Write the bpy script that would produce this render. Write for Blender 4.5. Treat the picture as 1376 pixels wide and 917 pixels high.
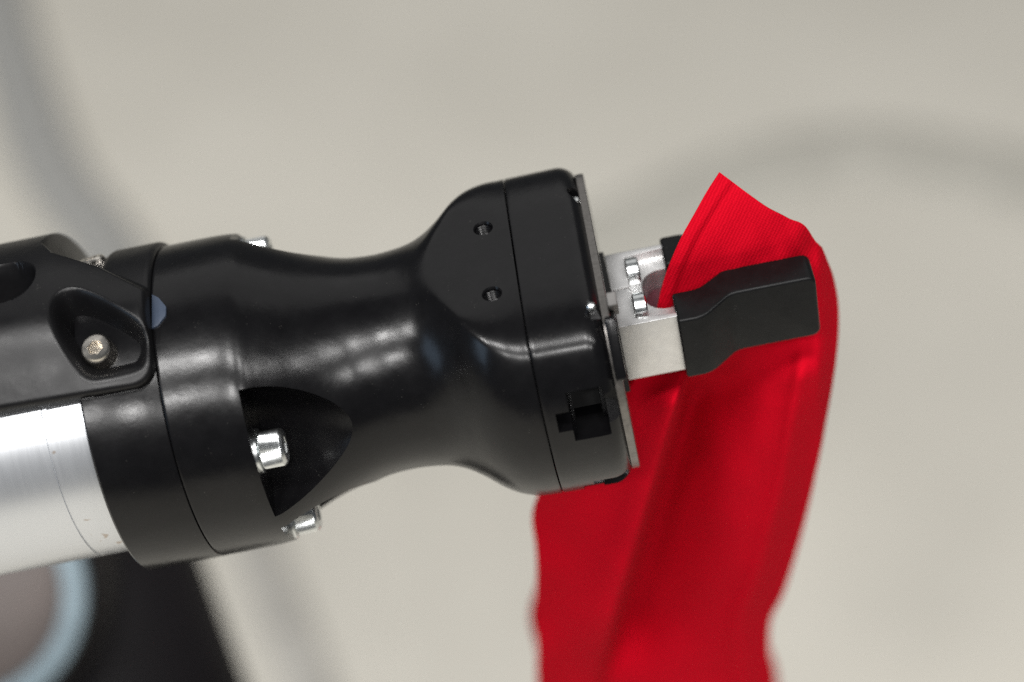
import bpy, bmesh, math, random
import numpy as np
from mathutils import Vector, Matrix, noise as mnoise

random.seed(7)
scene = bpy.context.scene
for o in list(bpy.data.objects):
    bpy.data.objects.remove(o, do_unlink=True)
COL = scene.collection
R = math.radians

# ------------------------------------------------------------------ camera
IMW, IMH = 1376.0, 917.0
FPX = 2800.0                       # focal length in photograph pixels
DIST = 0.493                       # camera to the arm axis, metres
PX = DIST / FPX                    # one photograph pixel at the arm, metres
PITCH = R(45)
CAMPOS = Vector((0.0, 0.0, 1.12))
cam = bpy.data.cameras.new("camera")
cam.sensor_width = 36.0
cam.lens = 36.0 * FPX / IMW
cam.clip_start = 0.02
cam.clip_end = 60
cam.dof.use_dof = True
cam.dof.focus_distance = 0.473
cam.dof.aperture_fstop = 4.2
cam.dof.aperture_blades = 9
camo = bpy.data.objects.new("camera", cam)
COL.objects.link(camo)
camo.location = CAMPOS
camo.rotation_euler = (R(90) - PITCH, 0, 0)
scene.camera = camo
CR = Vector((1, 0, 0))
CU = Vector((0, math.sin(PITCH), math.cos(PITCH)))
CT = Vector((0, -math.cos(PITCH), math.sin(PITCH)))     # towards the camera

# ------------------------------------------------------------------ world, lamps, exposure
world = bpy.data.worlds.new("World")
scene.world = world
world.use_nodes = True
wb = world.node_tree.nodes["Background"]
wb.inputs[0].default_value = (0.86, 0.93, 1.0, 1)
wb.inputs[1].default_value = 0.085

def area(name, loc, target, sx, sy, power, color=(1, 1, 1)):
    l = bpy.data.lights.new(name, 'AREA')
    l.shape = 'RECTANGLE'
    l.size, l.size_y = sx, sy
    l.energy = power
    l.color = color
    o = bpy.data.objects.new(name, l)
    COL.objects.link(o)
    o.location = loc
    d = Vector(target) - Vector(loc)
    o.rotation_euler = d.to_track_quat('-Z', 'Y').to_euler()
    return o

# white ceiling light field, a row of ceiling panels, daylight from the side
area("ceiling_light_front", (0.1, 3.3, 2.9), (0.1, 3.3, 0), 4.5, 3.6, 40, (1.0, 0.985, 0.96))
for x, y, e in [(-1.55, -0.42, 29), (-0.80, -0.42, 27), (-0.05, -0.42, 23), (0.75, -0.42, 20), (1.55, -0.42, 13)]:
    area("ceiling_panel", (x, y, 2.9), (x, y, 0), 0.38, 0.30, e, (1.0, 0.985, 0.97))
for x, y, e in [(-1.0, -1.75, 42), (-0.1, -1.75, 42), (0.9, -1.75, 32)]:
    area("ceiling_panel_back", (x, y, 2.9), (x, y, 0), 0.38, 0.30, e, (1.0, 0.985, 0.97))
area("window_daylight", (-2.2, -0.9, 1.5), (0, 0.35, 0.75), 0.7, 1.2, 8, (0.55, 0.75, 1.0))

vs = scene.view_settings
vs.view_transform = 'Standard'
vs.look = 'None'
vs.gamma = 1.0
vs.use_curve_mapping = False
vs.exposure = -0.17
scene.render.film_transparent = False
scene.cycles.use_denoising = False
scene.cycles.max_bounces = 8

# ------------------------------------------------------------------ placing helpers
def pixel_ray(x, y):
    return (CR * ((x - IMW / 2) / FPX) + CU * (-(y - IMH / 2) / FPX) - CT).normalized()

def unproject(x, y, depth):
    return CAMPOS + CR * ((x - IMW / 2) / FPX * depth) + CU * (-(y - IMH / 2) / FPX * depth) - CT * depth

def on_floor(x, y, z=0.0):
    d = pixel_ray(x, y)
    return CAMPOS + d * ((z - CAMPOS.z) / d.z)

# arm frame: u along the arm, v up in the picture, w towards the viewer (units: PX)
TILT, TOW = R(11.07), R(3.0)
AU = (CR * math.cos(TILT) * math.cos(TOW) + CU * math.sin(TILT) * math.cos(TOW) + CT * math.sin(TOW)).normalized()
AW = (CT - AU * CT.dot(AU)).normalized()
AV = AW.cross(AU).normalized()
AO = unproject(265, 538, DIST + 450 * PX * math.sin(TOW))
ARM = Matrix(((AU.x, AV.x, AW.x, AO.x), (AU.y, AV.y, AW.y, AO.y), (AU.z, AV.z, AW.z, AO.z), (0, 0, 0, 1)))
ARMI = ARM.inverted()

def ray_local(x, y):
    o = (ARMI @ CAMPOS) / PX
    d = (ARMI.to_3x3() @ pixel_ray(x, y)).normalized()
    return o, d

def to_cylinder(x, y, r):
    """picture point -> (u, phi) on a cylinder of radius r round the arm axis"""
    o, d = ray_local(x, y)
    a = d.y * d.y + d.z * d.z
    b = 2 * (o.y * d.y + o.z * d.z)
    c = o.y * o.y + o.z * o.z - r * r
    disc = max(b * b - 4 * a * c, 0.0)
    t = (-b - math.sqrt(disc)) / (2 * a)
    p = o + d * t
    return p.x, math.atan2(p.y, p.z)

def local_at_w(x, y, w):
    o, d = ray_local(x, y)
    return o + d * ((w - o.z) / d.z)

S45 = math.sqrt(0.5)
def gs(u, g, s):            # jaw frame: g = opening direction, s = upward face normal
    return (u, (g + s) * S45, (s - g) * S45)

# ------------------------------------------------------------------ object helpers
def tag(o, label, cat, group=None, kind=None):
    if label: o["label"] = label
    if cat: o["category"] = cat
    if group: o["group"] = group
    if kind: o["kind"] = kind
    return o

def empty(name, matrix, label, cat, group=None):
    o = bpy.data.objects.new(name, None)
    COL.objects.link(o)
    o.empty_display_size = 0.02
    o.matrix_world = matrix
    return tag(o, label, cat, group)

def finish(me, angle=35):
    me.validate()
    for p in me.polygons:
        p.use_smooth = True
    if angle is not None:
        me.set_sharp_from_angle(angle=R(angle))

def link(name, me, mat, parent=None, angle=35, label=None):
    finish(me, angle)
    o = bpy.data.objects.new(name, me)
    COL.objects.link(o)
    if mat:
        me.materials.clear()
        me.materials.append(mat)
    if parent is not None:
        o.parent = parent
    if label:
        o["label"] = label
    return o

def mesh_pts(name, pts, faces, scale=PX):
    me = bpy.data.meshes.new(name)
    me.from_pydata([(p[0] * scale, p[1] * scale, p[2] * scale) for p in pts], [], faces)
    me.update()
    bm = bmesh.new()
    bm.from_mesh(me)
    bmesh.ops.recalc_face_normals(bm, faces=bm.faces)
    bm.to_mesh(me)
    bm.free()
    return me

def rings(name, loops, cap0=True, cap1=True, scale=PX, closed=False):
    """loft of closed loops (each the same length)"""
    n = len(loops[0])
    pts = [p for l in loops for p in l]
    faces = []
    m = len(loops)
    for i in range(m - 1 + (1 if closed else 0)):
        a, b = i * n, ((i + 1) % m) * n
        for j in range(n):
            k = (j + 1) % n
            faces.append((a + j, a + k, b + k, b + j))
    if not closed:
        if cap0: faces.append(tuple(range(n))[::-1])
        if cap1: faces.append(tuple((m - 1) * n + j for j in range(n)))
    return mesh_pts(name, pts, faces, scale)

def lathe_u(name, prof, n=96, cap0=True, cap1=True, centre=(0, 0)):
    loops = []
    for (u, r) in prof:
        loops.append([(u, centre[0] + r * math.sin(2 * math.pi * j / n), centre[1] + r * math.cos(2 * math.pi * j / n)) for j in range(n)])
    return rings(name, loops, cap0, cap1)

def extrude_gs(name, poly, s0, s1):
    """polygon in (u, g) extruded along s"""
    n = len(poly)
    pts = [gs(u, g, s0) for u, g in poly] + [gs(u, g, s1) for u, g in poly]
    faces = [tuple(range(n)), tuple(range(n, 2 * n))]
    for j in range(n):
        k = (j + 1) % n
        faces.append((j, k, n + k, n + j))
    return mesh_pts(name, pts, faces)

def merge(name, meshes):
    bm = bmesh.new()
    for m in meshes:
        bm.from_mesh(m)
    me = bpy.data.meshes.new(name)
    bm.to_mesh(me)
    bm.free()
    return me

def bevel(me, width, seg=2, angle=30):
    bm = bmesh.new()
    bm.from_mesh(me)
    es = [e for e in bm.edges if len(e.link_faces) == 2 and e.calc_face_angle(0) > R(angle)]
    bmesh.ops.bevel(bm, geom=es, offset=width * PX, segments=seg, profile=0.5, affect='EDGES', clamp_overlap=True)
    bm.to_mesh(me)
    bm.free()
    return me

def boolean(me, cutters, op='DIFFERENCE'):
    """cut meshes out of me and return the resulting mesh"""
    o = bpy.data.objects.new("work", me)
    COL.objects.link(o)
    tmp = []
    for c in cutters:
        co = bpy.data.objects.new("work_cut", c)
        COL.objects.link(co)
        tmp.append(co)
        md = o.modifiers.new("cut", 'BOOLEAN')
        md.operation = op
        md.solver = 'EXACT'
        md.object = co
    dg = bpy.context.evaluated_depsgraph_get()
    out = bpy.data.meshes.new_from_object(o.evaluated_get(dg))
    for t in tmp + [o]:
        bpy.data.objects.remove(t, do_unlink=True)
    return out

def box_radial(u0, u1, phi, t0, t1, r0, r1):
    """box at angle phi round the axis: t tangential, r radial"""
    c, s = math.cos(phi), math.sin(phi)
    pts = []
    for u in (u0, u1):
        for t in (t0, t1):
            for r in (r0, r1):
                pts.append((u, r * s + t * c, r * c - t * s))
    faces = [(0, 1, 3, 2), (4, 6, 7, 5), (0, 4, 5, 1), (2, 3, 7, 6), (0, 2, 6, 4), (1, 5, 7, 3)]
    return mesh_pts("cut", pts, faces)

def cyl_between(name, p0, p1, r0, r1=None, n=32, rings_n=None, cap=True):
    p0, p1 = Vector(p0), Vector(p1)
    r1 = r0 if r1 is None else r1
    z = (p1 - p0).normalized()
    x = z.orthogonal().normalized()
    y = z.cross(x)
    loops = []
    for p, r in ((p0, r0), (p1, r1)):
        loops.append([tuple(p + x * (r * math.cos(2 * math.pi * j / n)) + y * (r * math.sin(2 * math.pi * j / n))) for j in range(n)])
    return rings(name, loops, cap, cap)

def axis_loft(name, p0, axis, prof, n=32, knurl=None, cap0=True, cap1=True, scale=PX):
    """profile of (height, radius) along an axis from p0; knurl=(h0,h1,depth)"""
    p0, z = Vector(p0), Vector(axis).normalized()
    x = z.orthogonal().normalized()
    y = z.cross(x)
    loops = []
    for h, r in prof:
        l = []
        for j in range(n):
            rr = r
            if knurl and knurl[0] <= h <= knurl[1] and j % 2:
                rr -= knurl[2]
            a = 2 * math.pi * j / n
            l.append(tuple(p0 + z * h + x * (rr * math.cos(a)) + y * (rr * math.sin(a))))
        loops.append(l)
    return rings(name, loops, cap0, cap1, scale)

def hex_recess(p0, axis, r_out, h_top, r_hex, depth):
    """top annulus of a socket head with a hexagonal recess (open mesh)"""
    p0, z = Vector(p0), Vector(axis).normalized()
    x = z.orthogonal().normalized()
    y = z.cross(x)
    n = 48
    def hexr(a):
        return r_hex * math.cos(math.pi / 6) / math.cos((a % (math.pi / 3)) - math.pi / 6)
    L = []
    for h, f in ((h_top, None), (h_top - 0.3, 1.06), (h_top - 1.0, 1.0), (h_top - depth, 1.0)):
        l = []
        for j in range(n):
            a = 2 * math.pi * j / n
            rr = r_out if f is None else hexr(a) * f
            l.append(tuple(p0 + z * h + x * (rr * math.cos(a)) + y * (rr * math.sin(a))))
        L.append(l)
    return rings("hex", L, False, True)

def socket_bolt(name, p0, axis, rad, height, parent, mat, washer=None, kn=0.03):
    """knurled socket-head cap screw; washer=(radius, thickness) is its child"""
    h0 = washer[1] if washer else 0
    prof = [(h0, rad * 0.93), (h0 + 1.5, rad), (h0 + 2, rad), (h0 + height * 0.82, rad), (h0 + height * 0.88, rad * 0.985), (h0 + height * 0.97, rad * 0.90), (h0 + height, rad * 0.84)]
    side = axis_loft("side", p0, axis, prof, n=128, knurl=(h0 + 1.9, h0 + height * 0.83, rad * kn), cap1=False)
    top = hex_recess(p0, axis, rad * 0.84, h0 + height, rad * 0.50, height * 0.5)
    o = link(name, merge(name, [side, top]), mat, parent, 28)
    if washer:
        w = axis_loft("washer", p0, axis, [(0, washer[0] - 1), (1, washer[0]), (washer[1] - 1, washer[0]), (washer[1], washer[0] - 1)], n=48)
        link("washer", w, mat, o, 30)
    return o

# ------------------------------------------------------------------ materials
def principled(name):
    m = bpy.data.materials.new(name)
    m.use_nodes = True
    nt = m.node_tree
    return m, nt, nt.nodes["Principled BSDF"]

def add_noise(nt, scale, detail=4, rough=0.6, coord='Object', vec=None):
    n = nt.nodes.new('ShaderNodeTexNoise')
    n.inputs['Scale'].default_value = scale
    n.inputs['Detail'].default_value = detail
    n.inputs['Roughness'].default_value = rough
    if vec is None:
        tc = nt.nodes.new('ShaderNodeTexCoord')
        nt.links.new(tc.outputs[coord], n.inputs['Vector'])
    else:
        nt.links.new(vec, n.inputs['Vector'])
    return n

def ramp(nt, fac, stops):
    r = nt.nodes.new('ShaderNodeValToRGB')
    nt.links.new(fac, r.inputs[0])
    el = r.color_ramp.elements
    el[0].position, el[0].color = stops[0][0], stops[0][1]
    el[1].position, el[1].color = stops[-1][0], stops[-1][1]
    for p, c in stops[1:-1]:
        e = el.new(p)
        e.color = c
    return r

def g4(v): return (v, v, v, 1)

def surface(name, col, rough, metal=0.0, spec=0.5, noise_scale=400, col_var=0.12, rough_var=0.06, bump=0.05, bump_scale=2500, bump_dist=0.00005, dust=0.0, wobble=0.0):
    m, nt, b = principled(name)
    n = add_noise(nt, noise_scale)
    lo = tuple(c * (1 - col_var) for c in col) + (1,)
    hi = tuple(min(1, c * (1 + col_var)) for c in col) + (1,)
    r = ramp(nt, n.outputs['Fac'], [(0.3, lo), (0.7, hi)])
    if dust:
        # sparse dust specks and faint handling smears
        d1 = add_noise(nt, 2600, 1, 0.4)
        d2 = add_noise(nt, 260, 3, 0.6)
        ml = nt.nodes.new('ShaderNodeMath'); ml.operation = 'MULTIPLY'
        nt.links.new(d1.outputs['Fac'], ml.inputs[0]); nt.links.new(d2.outputs['Fac'], ml.inputs[1])
        dr = ramp(nt, ml.outputs[0], [(0.45, g4(0)), (0.49, g4(dust))])
        mx = nt.nodes.new('ShaderNodeMix'); mx.data_type = 'RGBA'
        nt.links.new(dr.outputs[0], mx.inputs['Factor'])
        nt.links.new(r.outputs[0], mx.inputs['A'])
        mx.inputs['B'].default_value = (0.20, 0.19, 0.17, 1)
        nt.links.new(mx.outputs['Result'], b.inputs['Base Color'])
    else:
        nt.links.new(r.outputs[0], b.inputs['Base Color'])
    n2 = add_noise(nt, noise_scale * 0.35, 6)
    rr = ramp(nt, n2.outputs['Fac'], [(0.3, g4(max(0.02, rough - rough_var))), (0.7, g4(rough + rough_var))])
    nt.links.new(rr.outputs[0], b.inputs['Roughness'])
    b.inputs['Metallic'].default_value = metal
    b.inputs['Specular IOR Level'].default_value = spec
    if bump:
        n3 = add_noise(nt, bump_scale, 3)
        bp = nt.nodes.new('ShaderNodeBump')
        bp.inputs['Strength'].default_value = bump
        bp.inputs['Distance'].default_value = bump_dist
        nt.links.new(n3.outputs['Fac'], bp.inputs['Height'])
        if wobble:
            n4 = add_noise(nt, 170, 3, 0.55)
            b2 = nt.nodes.new('ShaderNodeBump')
            b2.inputs['Strength'].default_value = 1.0
            b2.inputs['Distance'].default_value = wobble
            nt.links.new(n4.outputs['Fac'], b2.inputs['Height'])
            nt.links.new(b2.outputs[0], bp.inputs['Normal'])
        nt.links.new(bp.outputs[0], b.inputs['Normal'])
    return m

M_ANOD = surface("black_anodised", (0.0032, 0.0031, 0.0035), 0.235, 0, 0.27, 300, 0.15, 0.05, 0.12, 3500, dust=0.10, wobble=0.00006)
M_COVER = surface("black_moulded_plastic", (0.004, 0.0039, 0.0043), 0.36, 0, 0.27, 350, 0.12, 0.05, 0.15, 4000, dust=0.08, wobble=0.00008)
M_RUBBER = surface("black_rubber", (0.004, 0.0042, 0.0045), 0.40, 0, 0.16, 400, 0.2, 0.08, 0.15, 5000, dust=0.10, wobble=0.00010)
M_ALU = surface("milled_aluminium", (0.72, 0.715, 0.71), 0.47, 1.0, 0.5, 500, 0.05, 0.06, 0.15, 2500)
M_ZINC = surface("zinc_steel", (0.66, 0.68, 0.68), 0.27, 1.0, 0.5, 700, 0.10, 0.06, 0.05, 2500)
M_NICKEL = surface("warm_steel", (0.70, 0.66, 0.60), 0.22, 1.0, 0.5, 700, 0.10, 0.06, 0.05, 2500)
M_PLATE = surface("steel_plate", (0.20, 0.19, 0.18), 0.42, 1.0, 0.5, 900, 0.15, 0.10, 0.2, 3000)
M_TAB = surface("slate_plastic", (0.030, 0.042, 0.066), 0.42, 0, 0.5, 400, 0.05, 0.03, 0.05)
M_DARK = surface("dark_cavity_plastic", (0.006, 0.006, 0.006), 0.6, 0, 0.3)
M_JOINT = surface("black_joint_shell", (0.007, 0.006, 0.007), 0.6, 0, 0.15, 60)
M_BLUE = surface("light_blue_plastic", (0.205, 0.27, 0.305), 0.5, 0, 0.4, 80)
M_CAP = surface("taupe_cap", (0.10, 0.082, 0.075), 0.5, 0, 0.4, 60)
M_BAND = surface("grey_floor_band", (0.285, 0.283, 0.268), 0.9, 0, 0.1, 60)
M_TABGREY = surface("dull_grey_steel", (0.11, 0.105, 0.10), 0.6, 0, 0.4, 400)
M_SLOT_SHADE = surface("slot_shade_red", (0.055, 0.010, 0.016), 0.6, 0, 0.3, 400)  # dark red carries the shade inside the jaw slot
M_STRIP2 = surface("grey_floor_strip", (0.385, 0.37, 0.335), 0.8, 0, 0.2, 30)
M_STRIP = surface("beige_floor_strip", (0.405, 0.39, 0.343), 0.8, 0, 0.3, 30)

def tube_material():
    m, nt, b = principled("satin_aluminium_tube")
    b.inputs['Metallic'].default_value = 0.84
    tc = nt.nodes.new('ShaderNodeTexCoord')
    mp = nt.nodes.new('ShaderNodeMapping')
    mp.inputs['Scale'].default_value = (900, 60, 60)
    nt.links.new(tc.outputs['Object'], mp.inputs['Vector'])
    n = add_noise(nt, 1.0, 3, 0.5, vec=mp.outputs[0])
    # small dark scuffs
    v = add_noise(nt, 330, 2, 0.4)
    v2 = add_noise(nt, 70, 2, 0.4)
    mul = nt.nodes.new('ShaderNodeMath'); mul.operation = 'MULTIPLY'
    nt.links.new(v.outputs['Fac'], mul.inputs[0]); nt.links.new(v2.outputs['Fac'], mul.inputs[1])
    rs = ramp(nt, mul.outputs[0], [(0.43, (0.60, 0.615, 0.635, 1)), (0.47, (0.42, 0.37, 0.33, 1))])
    nt.links.new(rs.outputs[0], b.inputs['Base Color'])
    rr = ramp(nt, n.outputs['Fac'], [(0.3, g4(0.31)), (0.7, g4(0.34))])
    nt.links.new(rr.outputs[0], b.inputs['Roughness'])
    return m
M_TUBE = tube_material()

def cloth_material():
    m, nt, b = principled("red_knit_cloth")
    uv = nt.nodes.new('ShaderNodeUVMap')
    uv.uv_map = "weave"
    sep = nt.nodes.new('ShaderNodeSeparateXYZ')
    nt.links.new(uv.outputs[0], sep.inputs[0])
    n = add_noise(nt, 18, 3, 0.5, vec=uv.outputs[0])
    def wave(axis_out, freq, dist=0.0):
        k = nt.nodes.new('ShaderNodeMath'); k.operation = 'MULTIPLY'
        nt.links.new(axis_out, k.inputs[0]); k.inputs[1].default_value = freq
        a = nt.nodes.new('ShaderNodeMath'); a.operation = 'MULTIPLY_ADD'
        nt.links.new(n.outputs['Fac'], a.inputs[0]); a.inputs[1].default_value = dist
        nt.links.new(k.outputs[0], a.inputs[2])
        s = nt.nodes.new('ShaderNodeMath'); s.operation = 'SINE'
        nt.links.new(a.outputs[0], s.inputs[0])
        return s.outputs[0]
    # uv is in photograph pixels / 100: ribs about 4.6 px apart, stitches about 3 px
    rib = wave(sep.outputs[0], 2 * math.pi * 100 / 4.3, 7.0)
    stitch = wave(sep.outputs[1], 2 * math.pi * 100 / 3.2, 3.0)
    sm = nt.nodes.new('ShaderNodeMath'); sm.operation = 'MULTIPLY_ADD'
    nt.links.new(stitch, sm.inputs[0]); sm.inputs[1].default_value = 0.35
    nt.links.new(rib, sm.inputs[2])
    fine = add_noise(nt, 60, 3, 0.6, vec=uv.outputs[0])
    fa = nt.nodes.new('ShaderNodeMath'); fa.operation = 'MULTIPLY_ADD'
    nt.links.new(fine.outputs['Fac'], fa.inputs[0]); fa.inputs[1].default_value = 1.2
    nt.links.new(sm.outputs[0], fa.inputs[2])
    bp = nt.nodes.new('ShaderNodeBump')
    bp.inputs['Strength'].default_value = 0.30
    bp.inputs['Distance'].default_value = 0.00018
    nt.links.new(fa.outputs[0], bp.inputs['Height'])
    nt.links.new(bp.outputs[0], b.inputs['Normal'])
    rs = ramp(nt, fa.outputs[0], [(0.0, (0.44, 0.0010, 0.010, 1)), (1.0, (0.54, 0.0022, 0.014, 1))])
    nt.links.new(rs.outputs[0], b.inputs['Base Color'])
    b.inputs['Roughness'].default_value = 0.85
    b.inputs['Specular IOR Level'].default_value = 0.05
    b.inputs['Sheen Weight'].default_value = 0.0
    b.inputs['Sheen Tint'].default_value = (1, 0.25, 0.2, 1)
    # thin fabric lets some light through
    tr = nt.nodes.new('ShaderNodeBsdfTranslucent')
    tr.inputs[0].default_value = (0.75, 0.02, 0.012, 1)
    mx = nt.nodes.new('ShaderNodeMixShader')
    mx.inputs[0].default_value = 0.22
    out = nt.nodes["Material Output"]
    nt.links.new(b.outputs[0], mx.inputs[1]); nt.links.new(tr.outputs[0], mx.inputs[2])
    nt.links.new(mx.outputs[0], out.inputs[0])
    return m
M_CLOTH = cloth_material()

def floor_material():
    m, nt, b = principled("beige_floor_coating")
    n = add_noise(nt, 3.0, 6, 0.55)
    n2 = add_noise(nt, 60.0, 4, 0.6)
    mul = nt.nodes.new('ShaderNodeMath'); mul.operation = 'MULTIPLY_ADD'
    nt.links.new(n2.outputs['Fac'], mul.inputs[0]); mul.inputs[1].default_value = 0.25
    nt.links.new(n.outputs['Fac'], mul.inputs[2])
    r = ramp(nt, mul.outputs[0], [(0.42, (0.475, 0.452, 0.395, 1)), (0.82, (0.55, 0.525, 0.462, 1))])
    nt.links.new(r.outputs[0], b.inputs['Base Color'])
    b.inputs['Roughness'].default_value = 0.55
    return m
M_FLOOR = floor_material()

# ------------------------------------------------------------------ setting: the floor
fl = mesh_pts("floor", [(-6, -3, 0), (6, -3, 0), (6, 8, 0), (-6, 8, 0)], [(0, 1, 2, 3)], 1.0)
tag(link("floor", fl, M_FLOOR), "plain beige floor out of focus below", "floor", kind="structure")

def spline(pts, per=12):
    out = []
    P = [Vector(p) for p in pts]
    P = [P[0] * 2 - P[1]] + P + [P[-1] * 2 - P[-2]]
    for i in range(1, len(P) - 2):
        for k in range(per):
            t = k / per
            a, b, c, d = P[i - 1], P[i], P[i + 1], P[i + 2]
            out.append(0.5 * ((2 * b) + (c - a) * t + (2 * a - 5 * b + 4 * c - d) * t * t + (3 * b - a - 3 * c + d) * t ** 3))
    out.append(P[-2])
    return out

def sweep(name, path, section):
    """section: list of (side, up) in metres"""
    loops = []
    for i, p in enumerate(path):
        t = (path[min(i + 1, len(path) - 1)] - path[max(i - 1, 0)]).normalized()
        side = t.cross(Vector((0, 0, 1))).normalized()
        loops.append([tuple(p + side * a + Vector((0, 0, 1)) * b) for a, b in section])
    return rings(name, loops, scale=1.0)

band_px = [(-20, -160), (-14, -70), (4, 40), (30, 126), (56, 202), (90, 267), (132, 322), (185, 430), (205, 560), (200, 700), (185, 850), (170, 1000), (150, 1150)]
HR = 0.027  # flat grey band swept along a curve on the floor
band = sweep("floor_band", spline([on_floor(x, y) for x, y in band_px]), [(HR * math.cos(a), 0.0005 + 0.3 * HR + 0.3 * HR * math.sin(a)) for a in [2 * math.pi * k / 20 for k in range(20)]])
tag(link("floor_band", band, M_BAND), "blurred flat grey band curving over the floor behind the arm at far left", "band")

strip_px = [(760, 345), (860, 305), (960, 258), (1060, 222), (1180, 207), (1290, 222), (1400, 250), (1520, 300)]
SW = 0.040  # low beige strip arching across the floor
strip = sweep("floor_strip", spline([on_floor(x, y) for x, y in strip_px]), [(-SW, 0.0006), (SW, 0.0006), (SW * 0.72, 0.004), (SW * 0.35, 0.006), (-SW * 0.35, 0.006), (-SW * 0.72, 0.004)])
tag(link("floor_strip", strip, M_STRIP, angle=60), "faint low beige strip arching over the floor at upper right", "cable cover")

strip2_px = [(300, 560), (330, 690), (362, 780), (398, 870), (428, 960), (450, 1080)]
SW2 = 0.018  # shorter, narrower grey strip on the floor
strip2 = sweep("floor_strip", spline([on_floor(x, y) for x, y in strip2_px]), [(-SW2, 0.0006), (SW2, 0.0006), (SW2 * 0.72, 0.004), (SW2 * 0.35, 0.006), (-SW2 * 0.35, 0.006), (-SW2 * 0.72, 0.004)])
tag(link("floor_strip", strip2, M_STRIP2, angle=60), "faint short grey strip on the floor right of the black joint at lower left", "cable cover", "low strips on the floor")
bpy.data.objects["floor_strip"]["group"] = "low strips on the floor"

# ------------------------------------------------------------------ background robot joint
def joint():
    c = unproject(-47, 800, 0.755)
    n_ = (CT + CR * 0.10 + CU * 0.0).normalized()
    m = Matrix.Translation(c)
    t = empty("robot_joint", m, "blurred black robot joint with light blue rimmed cap below the metal tube", "robot joint")
    pr = 0.755 / FPX
    prof = [(-0.095, 0.046), (-0.09, 0.050), (-0.012, 0.050), (-0.004, 0.048), (-0.001, 0.0440)]
    link("housing", axis_loft("housing", (0, 0, 0), n_, prof, n=64, scale=1.0), M_JOINT, t)
    ro = 163 * pr
    ring_prof = [(-0.004, ro - 0.0005), (0.002, ro), (0.005, ro - 0.001), (0.006, ro - 0.004), (0.006, ro - 0.0078), (0.004, ro - 0.0088), (-0.004, ro - 0.0088)]
    link("cap_ring", axis_loft("cap_ring", (0, 0, 0), n_, ring_prof, n=72, cap0=False, cap1=False, scale=1.0), M_BLUE, t)
    link("cap", axis_loft("cap", (0, 0, 0), n_, [(-0.003, ro - 0.0084), (0.003, ro - 0.0092), (0.0045, ro - 0.013), (0.0055, 0.012), (0.0055, 0.001)], n=64, scale=1.0), M_CAP, t)
    # the link below it
    p0 = unproject(62, 660, 0.86) - c
    p1 = unproject(330, 1390, 0.86) - c
    ax = (p1 - p0)
    L = ax.length
    rr = 0.0505
    link("link_tube", axis_loft("link_tube", p0, ax, [(0, rr * 0.5), (0.006, rr * 0.85), (0.02, rr), (L, rr)], n=64, scale=1.0), M_JOINT, t)
joint()

# ------------------------------------------------------------------ robot arm: tube, flange, clamp cover
arm = empty("industrial_robot", ARM, "satin metal robot arm tube with black end flange and black clamp cover", "robot arm")

tube = link("tube", lathe_u("tube", [(-1500, 182), (-200, 182), (-163, 182), (-162.4, 182), (-162, 180), (-160, 180), (-159.6, 182), (-159, 182), (-120, 182), (-90, 182)], 128), M_TUBE, arm)
link("end_flange", lathe_u("end_flange", [(-103, 176), (-103, 210.5), (-100, 213.5), (-2, 213.5), (-1.2, 213.1), (-0.7, 212), (-0.7, 150)], 160), M_ANOD, arm)

def smooth(t):
    t = np.clip(t, 0, 1)
    return t * t * (3 - 2 * t)

def poly_sdf(px, py, poly):
    """signed distance, positive inside"""
    poly = np.array(poly)
    n = len(poly)
    d = np.full(px.shape, 1e9)
    inside = np.zeros(px.shape, bool)
    for i in range(n):
        a, b = poly[i], poly[(i + 1) % n]
        e = b - a
        wx, wy = px - a[0], py - a[1]
        t = np.clip((wx * e[0] + wy * e[1]) / (e @ e), 0, 1)
        d = np.minimum(d, np.hypot(wx - e[0] * t, wy - e[1] * t))
        c = ((a[1] <= py) & (b[1] > py)) | ((b[1] <= py) & (a[1] > py))
        with np.errstate(divide='ignore', invalid='ignore'):
            xi = a[0] + (py - a[1]) / (b[1] - a[1]) * e[0]
        inside ^= c & (px < xi)
    return np.where(inside, d, -d)

RC = 245.0
def cover_outline(pts, r=RC):
    out = []
    for x, y in pts:
        u, ph = to_cylinder(x, y, r)
        out.append((u, ph * RC))
    return out

def chaikin(p, it=2):
    for _ in range(it):
        q = []
        for i in range(len(p)):
            a, b = np.array(p[i]), np.array(p[(i + 1) % len(p)])
            q += [a * 0.75 + b * 0.25, a * 0.25 + b * 0.75]
        p = q
    return p

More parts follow.
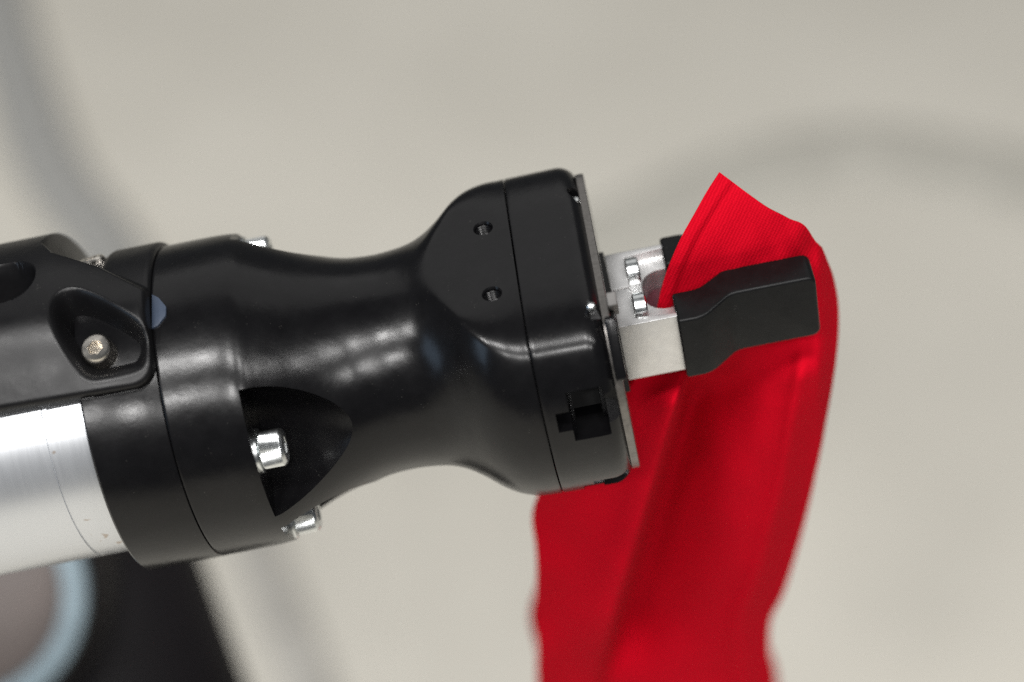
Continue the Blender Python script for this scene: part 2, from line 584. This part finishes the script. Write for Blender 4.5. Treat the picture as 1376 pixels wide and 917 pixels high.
def clamp_cover():
    nu, nph = 330, 420
    us = np.concatenate([np.linspace(-520, -240, 50), np.linspace(-236, 14, nu - 50)])
    phs = np.linspace(R(0), R(186), nph)
    U, PH = np.meshgrid(us, phs, indexing='ij')
    T = PH * RC
    # outer skin: round on top, flat on the side that faces the viewer
    k = 22.0
    rr = np.full(U.shape, 259.0)
    for base in (0.0, R(180)):
        c = np.cos(PH - base)
        pl = np.where(c > 0.05, 230.0 / np.maximum(c, 0.05), 1e4)
        h = np.clip(0.5 + 0.5 * (pl - rr) / k, 0, 1)
        rr = pl * (1 - h) + rr * h - k * h * (1 - h)
    # slopes down towards the flange end
    f = smooth((U + 150) / 150)
    rr = rr - f * (rr - 229) * (0.35 + 0.65 * smooth((PH - R(25)) / R(45)) * smooth((R(160) - PH) / R(45)))
    # steps down on top next to the flange, where the second clamp screw sits
    stp = [(-140, R(70) * RC), (-122, R(62) * RC), (-60, R(53) * RC), (-5, R(40) * RC), (40, R(33) * RC), (40, R(150) * RC), (-130, R(150) * RC)]
    d = poly_sdf(U, T, stp)
    lob = 220 - 12 * smooth((-(U + 62)) / 24)
    rr = rr - np.maximum(rr - lob, 0) * smooth((d + 6) / 22)
    # recess with the front clamp screw
    rec = cover_outline([(74, 426), (84, 406), (101, 398), (126, 403), (160, 421), (190, 440), (198, 455), (196, 480), (186, 496), (150, 505), (114, 511), (95, 482), (80, 450)], 240)
    rec = chaikin(rec, 2)
    d = poly_sdf(U, T, rec)
    floor_r = 194 - 0.55 * (T - R(22) * RC)
    rr = rr - (rr - floor_r) * smooth((d + 7) / 38) * (U < 20)
    # oval slot
    uo, po = to_cylinder(-22, 386, 256)
    ue, pe = to_cylinder(22, 377, 256)
    dx = np.clip(U, uo - 40, ue - 12) - U
    dd = 36 - np.hypot(dx, T - po * RC - (U - uo) * 0.02)
    rr = rr - 70 * smooth((dd + 2) / 8)
    # outline: round lower corner at the flange end
    e0 = U - 0.0
    low = cover_outline([(0, 553), (188, 521)], 232)
    sl = (low[1][1] - low[0][1]) / (low[1][0] - low[0][0])
    e1 = (low[0][1] + (U - low[0][0]) * sl) - T
    e2 = T - R(176) * RC
    rad = 30.0
    ax, ay = e0 + rad, np.maximum(e1, e2) + rad
    sd = -(np.hypot(np.maximum(ax, 0), np.maximum(ay, 0)) + np.minimum(np.maximum(ax, ay), 0) - rad)
    edge = 9.0
    q = np.clip(sd / edge, 0, 1)
    prof = np.sqrt(np.clip(1 - (1 - q) ** 2, 0, 1))
    rin = np.where(sd > -3, rr - edge, 170.0)
    rin = np.where(sd > 0, rr - edge + edge * prof, 168.0)
    rr = np.where(sd > 0, rin, 168.0)
    V, W = rr * np.sin(PH), rr * np.cos(PH)
    pts = np.stack([U, V, W], -1).reshape(-1, 3)
    n0, n1 = U.shape
    faces = []
    for i in range(n0 - 1):
        for j in range(n1 - 1):
            a = i * n1 + j
            faces.append((a, a + 1, a + n1 + 1, a + n1))
    me = mesh_pts("clamp_cover", pts.tolist(), faces)
    return link("clamp_cover", me, M_COVER, arm, 60)
cover = clamp_cover()

# clamp screws
ub, pb = to_cylinder(136, 474, 226)
c0 = Vector((ub, 192 * math.sin(pb), 192 * math.cos(pb)))
bax = Vector((-0.10, math.sin(pb) + 0.10, math.cos(pb)))
socket_bolt("clamp_bolt", c0, bax, 20, 46, arm, M_NICKEL)
p2 = R(77)
socket_bolt("clamp_bolt", Vector((-92, 194 * math.sin(p2), 194 * math.cos(p2))), Vector((-0.1, math.sin(p2), math.cos(p2))), 18.5, 25, arm, M_NICKEL)

# small slate index tab over the joint line
def patch(name, outline, r, r_in, mat, parent, bev=1.2):
    pts = []
    for x, y in outline:
        u, ph = to_cylinder(x, y, r)
        pts.append((u, ph))
    n = len(pts)
    P = [(u, r * math.sin(p), r * math.cos(p)) for u, p in pts] + [(u, r_in * math.sin(p), r_in * math.cos(p)) for u, p in pts]
    faces = [tuple(range(n)), tuple(range(n, 2 * n))] + [(j, (j + 1) % n, n + (j + 1) % n, n + j) for j in range(n)]
    return link(name, bevel(mesh_pts(name, P, faces), bev, 2), mat, parent)
patch("index_tab", [(204, 395.5), (213, 400), (223, 412), (222.5, 424), (212, 437), (204, 441)], 216.5, 205, M_TAB, arm, 0.4)

# ------------------------------------------------------------------ gripper
grip = empty("gripper", ARM, "black waisted robot gripper with silver jaws bolted to the arm end", "gripper")

PROF = [(0, 213), (50, 213), (85, 212), (104, 208.5), (121, 200), (145, 187), (171, 173), (199, 160.5), (232, 150.5), (262, 147), (288, 147.3), (322, 152), (345, 161), (366, 175), (390, 194.5), (410, 206.5), (432, 213.5), (450, 215.6), (480, 216.5), (540, 217.5), (580, 218)]
def prof_r(u):
    # monotone-ish cubic through the points
    xs = [p[0] for p in PROF]; ys = [p[1] for p in PROF]
    u = min(max(u, xs[0]), xs[-1] - 1e-6)
    i = max(k for k in range(len(xs)) if xs[k] <= u)
    i = min(i, len(xs) - 2)
    def slope(k):
        if k == 0: return 0.0
        if k == len(xs) - 1: return 0.0
        return (ys[k + 1] - ys[k - 1]) / (xs[k + 1] - xs[k - 1])
    h = xs[i + 1] - xs[i]
    t = (u - xs[i]) / h
    m0, m1 = slope(i) * h, slope(i + 1) * h
    return (2 * t ** 3 - 3 * t * t + 1) * ys[i] + (t ** 3 - 2 * t * t + t) * m0 + (-2 * t ** 3 + 3 * t * t) * ys[i + 1] + (t ** 3 - t * t) * m1

HFLAT = 158.0
def section(u, n=240, inset=0.0, k=None, rr=None, h=None):
    if k is None:
        k = 8 + 42 * min(max((u - 385) / 70, 0), 1)
    rbase = (prof_r(u) if rr is None else rr) - inset
    hh = (HFLAT + 90 * min(max((322 - u) / 60, 0), 1) if h is None else h) - inset
    l = []
    for j in range(n):
        ph = 2 * math.pi * j / n
        c = abs(math.cos(ph - math.pi / 4))
        pl = hh / max(c, 0.02)
        t = min(max(0.5 + 0.5 * (pl - rbase) / k, 0), 1)
        r = pl * (1 - t) + rbase * t - k * t * (1 - t)
        l.append((u, r * math.sin(ph), r * math.cos(ph)))
    return l

# body: hourglass neck
us = [0.4, 0.9, 1.8] + list(np.linspace(4, 459, 152)) + [462.6, 463.5, 464.0]
ins = {0.4: 1.2, 0.9: 0.4, 463.5: 0.4, 464.0: 1.2}
body_me = rings("body", [section(u, inset=ins.get(u, 0)) for u in us])
BOLT_RHO = 176
bolt_angles = [R(-26), R(-88), R(99)]
cutters = []
for a in bolt_angles:
    prof = [(97, 97)]
    for k in range(1, 19):
        t = k / 18
        prof.append((97 + 205 * math.sin(t * math.pi / 2), 97 * max(1 - math.sin(t * math.pi / 2) ** 1.7, 0.012)))
    cutters.append(lathe_u("cut", prof, 72, centre=((BOLT_RHO + 34) * math.sin(a), (BOLT_RHO + 34) * math.cos(a))))
hole_px = [(649, 307), (661, 395)]
holes = []
for x, y in hole_px:
    # where the view ray meets the flat top face  s = HFLAT
    o, d = ray_local(x, y)
    sn = Vector((0, S45, S45))
    p = o + d * ((HFLAT - o.dot(sn)) / d.dot(sn))
    holes.append(p)
    cutters.append(axis_loft("cut", p - sn * 34, sn, [(0, 11.5), (31.5, 11.5), (36, 14.5)], n=32))
body = link("body", boolean(body_me, cutters), M_ANOD, grip, 26)
for p in holes:
    sn = Vector((0, S45, S45))
    L = [(-33 + k * 1.9, 11.4 if k % 2 else 9.2) for k in range(17)]
    link("threaded_hole", axis_loft("threaded_hole", p, sn, L, n=32, cap1=False), M_ANOD, body, 10)
for a in bolt_angles:
    p = Vector((96, (BOLT_RHO + 4) * math.sin(a), (BOLT_RHO + 4) * math.cos(a)))
    socket_bolt("mounting_bolt", p, (1, 0, 0), 24.5, 32, grip, M_ZINC, washer=(29, 6))

# head: rounded block with pockets
END, FR = 562.0, 27.0
sec = [section(465.2, inset=1.2), section(465.7, inset=0.4), section(466.6)]
sec += [section(u) for u in np.linspace(472, END - FR, 14)]
for k in range(1, 13):
    t = k / 12 * math.pi / 2
    sec.append(section(END - FR + FR * math.sin(t), inset=FR * (1 - math.cos(t))))
head_me = rings("head", sec)
cut = []
u0, p0 = to_cylinder(792, 558, 217)
cut.append(box_radial(u0 - 24, u0 + 23, p0, -37, 37, 130, 260))
u1, p1 = to_cylinder(757, 568, 217)
cut.append(box_radial(u1 - 8, u1 + 12, p1, -15, 14, 150, 260))
u2, p2_ = to_cylinder(826, 545, 212)
cut.append(box_radial(u2 - 12, u2 + 30, p2_, -22, 20, 185, 260))
u3, p3 = to_cylinder(815, 646, 214)
cut.append(box_radial(508, 555, R(-75), -30, 20, 202, 260))
cut.append(box_radial(494, 520, R(-79), -26, 20, 208, 260))
# oblong slot near the top edge and a notch for the pin
o, d = ray_local(775, 262)
sn = Vector((0, S45, S45)); gn = Vector((0, S45, -S45))
ps = o + d * ((HFLAT - 14 - o.dot(sn)) / d.dot(sn))
cut.append(axis_loft("cut", ps - sn * 40, sn, [(0, 12), (90, 12)], n=28))
for kq in (1, 2, 3, 4):
    q = ps + Vector((5.0 * kq, 0, 0)) - gn * (6.0 * kq)
    cut.append(axis_loft("cut", q - sn * (40.3 + 0.1 * kq), sn, [(0, 12 + 0.07 * kq), (90.7, 12 + 0.07 * kq)], n=28))
un, pn = to_cylinder(800, 410, 212)
cut.append(box_radial(un - 9, un + 40, pn, -16, 18, 188, 260))
head = link("head", boolean(head_me, cut), M_ANOD, grip, 26)
link("latch_pin", axis_loft("latch_pin", ps - sn * 30 - Vector((4, 0, 0)), sn, [(0, 7), (20, 7), (23, 5)], n=24), M_ZINC, head)
link("dowel_pin", axis_loft("dowel_pin", (un - 6, 190 * math.sin(pn), 190 * math.cos(pn)), (0.0, math.sin(pn), math.cos(pn)), [(0, 6), (14, 6), (17.5, 4.5), (19, 2)], n=24), M_ZINC, head)
# dark socket insert inside the front pocket
link("socket_insert", box_radial(u0 - 20, u0 + 16, p0, -30, 30, 128, 150), M_DARK, head)

# backing plate
pl = [section(u, rr=201, h=138, inset=i, k=12) for u, i in ((560, 1.2), (561, 0), (570, 0), (571, 1.2))]
link("backing_plate", rings("backing_plate", pl), M_PLATE, grip, 30)

# jaws: two L brackets with rubber tips
def fillet_arc(c, r, a0, a1, n=10):
    return [(c[0] + r * math.cos(a0 + (a1 - a0) * k / n), c[1] + r * math.sin(a0 + (a1 - a0) * k / n)) for k in range(n + 1)]

def jaw(sg):
    lab = "silver jaw nearer the viewer with black rubber tip" if sg < 0 else "silver jaw on the far side, its tip mostly behind the cloth"
    arcp = fillet_arc((647, 9), 28, math.pi, math.pi / 2)        # inner corner of the U (for positive g)
    arcp = [(u, g) for u, g in arcp]
    poly = [(578, 1.2), (619, 1.2)] + [(u, g) for u, g in arcp] + [(700, 37), (700, 70), (578, 70)]
    poly = [(u, g * sg) for u, g in poly]
    a = extrude_gs("web", poly, -50, 38)
    base = extrude_gs("base", [(578, 1.2 * sg), (603, 1.2 * sg), (603, 70 * sg), (578, 70 * sg)], 20, 52)
    lip = extrude_gs("lip", [(600, 57 * sg), (628, 60.5 * sg), (655, 62 * sg), (700, 62 * sg), (700, 70 * sg), (600, 70 * sg)], 20, 52)
    a = boolean(a, [base, lip], 'UNION')
    bm = bmesh.new(); bm.from_mesh(a)
    bmesh.ops.remove_doubles(bm, verts=bm.verts, dist=0.02 * PX)
    bmesh.ops.dissolve_limit(bm, angle_limit=R(1), verts=bm.verts, edges=bm.edges)
    bm.to_mesh(a); bm.free()
    bevel(a, 1.3, 2)
    o = link("jaw", a, M_ALU, grip, 30, lab)
    tipp = [(655, 82), (680, 82), (689, 80), (697, 76), (724, 54.5), (731, 51), (738, 50), (842, 50), (842, 2.6), (734, 2.6), (724, 4.5), (694, 25), (684, 27.5), (655, 28)]
    ux = 842 if sg < 0 else 829
    tp = extrude_gs("fingertip", [(min(u, ux), g * sg) for u, g in tipp], -55, 54)
    bm = bmesh.new(); bm.from_mesh(tp)
    tipe = [e for e in bm.edges if all(v.co.x > (ux - 6) * PX for v in e.verts) and abs((e.verts[0].co - e.verts[1].co).length - 47.4 * PX) < 1.0 * PX]
    bmesh.ops.bevel(bm, geom=tipe, offset=12 * PX, segments=6, profile=0.5, affect='EDGES', clamp_overlap=True)
    bmesh.ops.bevel(bm, geom=[e for e in bm.edges if e.calc_face_angle(0) > R(60)], offset=4.2 * PX, segments=4, profile=0.5, affect='EDGES', clamp_overlap=True)
    bm.to_mesh(tp); bm.free()
    link("fingertip", tp, M_RUBBER, o, 35)
    b = gs(603.2, 34 * sg, 47)
    socket_bolt("jaw_bolt", b, (1, 0, 0), 18.5, 17.5, o, M_ZINC, kn=0.0)
    return o
jaw(-1)
jaw(1)
# guide rail stub between plate and jaw
link("slide_guide", bevel(box_radial(563, 577.4, R(-9), -46, 34, 120, 208), 3, 3), M_ANOD, grip)
link("guide_tab", bevel(box_radial(571, 583, R(7), -9, 8, 110, 206), 1.5, 2), M_TABGREY, grip)
link("slide_plate", extrude_gs("slide_plate", [(569.5, -79), (577.7, -79), (577.7, 79), (569.5, 79)], -62, 50), M_DARK, grip)

# added filler in the slot between the jaws, shade put into its dark red
slot_outline = [(619.6, -9), (620.6, -18), (626, -27), (634, -33.5), (646, -36.6), (690, -36.6), (690, 36.6), (646, 36.6), (634, 33.5), (626, 27), (620.6, 18), (619.6, 9)]
link("slot_shade_fill", bevel(extrude_gs("slot_shade_fill", slot_outline, -46, 6), 1.0, 2), M_SLOT_SHADE, grip)

# ------------------------------------------------------------------ red cloth
def lerp_rows(rows, t):
    """rows: list of tuples; t in [0,1]; Catmull-Rom"""
    n = len(rows) - 1
    f = min(max(t * n, 0), n - 1e-6)
    i = int(f); k = f - i
    A = np.array(rows, float)
    a = A[max(i - 1, 0)]; b = A[i]; c = A[i + 1]; d = A[min(i + 2, n)]
    return 0.5 * ((2 * b) + (c - a) * k + (2 * a - 5 * b + 4 * c - d) * k * k + (3 * b - a - 3 * c + d) * k ** 3)

def sstep(a, b, x):
    t = min(max((x - a) / (b - a), 0), 1)
    return t * t * (3 - 2 * t)

# rows: left x,y  right x,y  g (distance behind the jaws' meeting plane, arm pixels)
ROWS = [
    (967, 232, 1103, 333, 62),
    (950, 258, 1110, 350, 50),
    (934, 286, 1117, 368, 38),
    (918, 314, 1122, 388, 26),
    (905, 342, 1125, 408, 14),
    (895, 368, 1126, 430, 5),
    (888, 392, 1125, 455, 0),
    (882, 420, 1122, 485, 0),
    (874, 455, 1117, 520, 0),
    (862, 492, 1110, 560, 0),
    (838, 530, 1102, 605, 0),
    (790, 575, 1092, 655, 0),
    (744, 625, 1080, 705, 0),
    (718, 682, 1067, 752, 0),
    (719, 735, 1052, 798, 0),
    (721, 782, 1036, 832, 0),
    (719, 832, 1034, 868, 0),
    (722, 884, 1038, 912, 0),
    (722, 945, 1040, 965, 0),
    (716, 1010, 1040, 1025, 0),
    (712, 1075, 1040, 1085, 0),
]
GN = Vector((0, S45, -S45))
def local_at_g(x, y, g):
    o, d = ray_local(x, y)
    return o + d * ((g - o.dot(GN)) / d.dot(GN))
def ridge_x(y):
    return 915 - (y - 505) * (105 / 365.0)

def cloth_sheet(rows, ni, nj, kind):
    P = np.zeros((nj, ni, 3)); UV = np.zeros((nj, ni, 2))
    for j in range(nj):
        t = j / (nj - 1)
        lx, ly, rx, ry, w0 = lerp_rows(rows, t)
        for i in range(ni):
            s = i / (ni - 1)
            x = lx + (rx - lx) * s
            y = ly + (ry - ly) * s
            vm = -0.192 * (x - 265) - 0.9814 * (y - 538)
            if kind == 'front':
                w0 = 58 * max((vm - 54) / 112.0, 0) ** 1.5 - 0.8 + 0.42 * max(-vm - 150, 0) ** 2 / (max(-vm - 150, 0) + 160)
            w = w0
            gain = 1.0
            top = 1 - sstep(0.0, 0.30, t)
            if kind == 'front':
                # bulge of the top edge through (1040,283) and (1075,297)
                e = math.exp(-((s - 0.83) / 0.10) ** 2) * 11 + math.exp(-((s - 0.68) / 0.15) ** 2) * 6
                y -= e * (1 - sstep(0, 0.32, t)) * 1.0
                # the flap is pinched at its foot and bellies towards the viewer
                w += top * (10 * math.sin(math.pi * s) - 22 * s * s)
                # creases spreading from the pinch, and a soft dent in the flap
                pin = math.exp(-max(vm - 36, 0) / 34.0) * sstep(0, 0.12, s) * (1 - sstep(0.85, 1.0, s)) * top
                w += pin * (4.0 * math.sin((x + 0.6 * (y - 380)) * 0.105) + 1.6 * math.sin((x - 0.4 * (y - 380)) * 0.19 + 1.3))
                w -= top * 7 * math.exp(-((x - 1008) / 34.0) ** 2 - ((y - 318) / 40.0) ** 2)
                # hem along the left edge
                dl = s * (rx - lx)
                hem = sstep(12, 21, dl)
                up = 1 - sstep(0.32, 0.42, t)
                w += up * (1 - hem) * 3.6 + up * 1.5 * math.exp(-((dl - 11) / 6) ** 2)
                # right-hand part wraps back round the finger tips
                wrap = sstep(1096, 1130, x) * (1 - sstep(0.45, 0.7, t))
                w -= wrap * 46
                # pinch: keep flat between the jaws
                # hanging folds
                hang = sstep(70, 130, -vm)
                rxx = ridge_x(y)
                dd = x - rxx
                soft = 1 - 0.8 * sstep(820, 925, y)
                # a fold whose rolled edge faces the viewer, hollow to its right
                if dd > 0:
                    ridge = 74 * math.exp(-(dd / 12.0) ** 2) - 112 * (1 - math.exp(-(dd / 12.0) ** 2)) * math.exp(-(dd / 80.0) ** 2)
                else:
                    ridge = 74 * (0.50 + 0.50 * math.exp(-(dd / 40.0) ** 2)) * math.exp(dd / 300.0)
                w += hang * soft * ridge
                # right panel swells out just below the finger
                w += hang * 46 * sstep(40, 190, dd)
                # turned edge on the right
                er = rx - x
                w += hang * 10 * math.exp(-((er - 44) / 9.0) ** 2)
                w -= hang * 30 * (1 - sstep(0, 38, er))
                # slow waves and drag lines
                w += hang * 5 * math.sin((x + 0.55 * y) * 0.020 + 0.7)
                w += hang * 5 * math.sin((x * 0.9 - 0.25 * y) * 0.036 + 1.0)
                w += hang * 9 * math.exp(-((x - lx - 6) / 30.0) ** 2) * math.sin(y * 0.05 + 1.2)
                x += hang * (1 - s) ** 4 * 1.0 * math.sin(y * 0.060 + 0.6)
                # small irregularities
                w += 2.0 * mnoise.noise(Vector((x * 0.02, y * 0.02, 3.1))) * (0.3 + 0.7 * hang) * 2
            elif kind == 'back':
                w += sstep(0.2, 0.5, t) * (14 * math.sin(x * 0.035 + y * 0.01) + 9 * math.sin(y * 0.03 + x * 0.012))
            p = local_at_g(x, y, w0 - (w - w0) * gain)
            P[j, i] = p
            # weave runs along the hem direction
            a = math.atan2(-77, 158)
            uu = x * math.cos(a) - y * math.sin(a) * -1
            UV[j, i] = ((x * 0.898 + y * 0.438) / 100.0, (-x * 0.438 + y * 0.898) / 100.0)
    return P, UV

def cloth_object(name, rows, ni, nj, kind, parent=None, thick=3.5):
    P, UV = cloth_sheet(rows, ni, nj, kind)
    pts = P.reshape(-1, 3).tolist()
    faces = [(j * ni + i, j * ni + i + 1, (j + 1) * ni + i + 1, (j + 1) * ni + i) for j in range(nj - 1) for i in range(ni - 1)]
    me = mesh_pts(name, pts, faces)
    uvl = me.uv_layers.new(name="weave")
    flat = UV.reshape(-1, 2)
    for lp in me.loops:
        uvl.data[lp.index].uv = flat[lp.vertex_index]
    o = link(name, me, M_CLOTH, parent, None)
    md = o.modifiers.new("thickness", 'SOLIDIFY')
    md.thickness = thick * PX
    md.offset = 0
    return o

cloth = empty("red_cloth", ARM, "bright red ribbed cloth pinched in the gripper and hanging down", "cloth")
cloth_object("front_layer", ROWS, 170, 300, 'front', cloth)
BACK = [
    (845, 505, 1060, 515, 60),
    (810, 580, 1060, 600, 130),
    (765, 650, 1045, 690, 165),
    (742, 720, 1036, 755, 175),
    (726, 775, 1022, 805, 230),
    (712, 828, 1020, 842, 250),
    (724, 880, 1042, 895, 270),
    (734, 940, 1046, 955, 290),
    (730, 1070, 1046, 1080, 330),
]
cloth_object("back_layer", BACK, 80, 160, 'back', cloth)
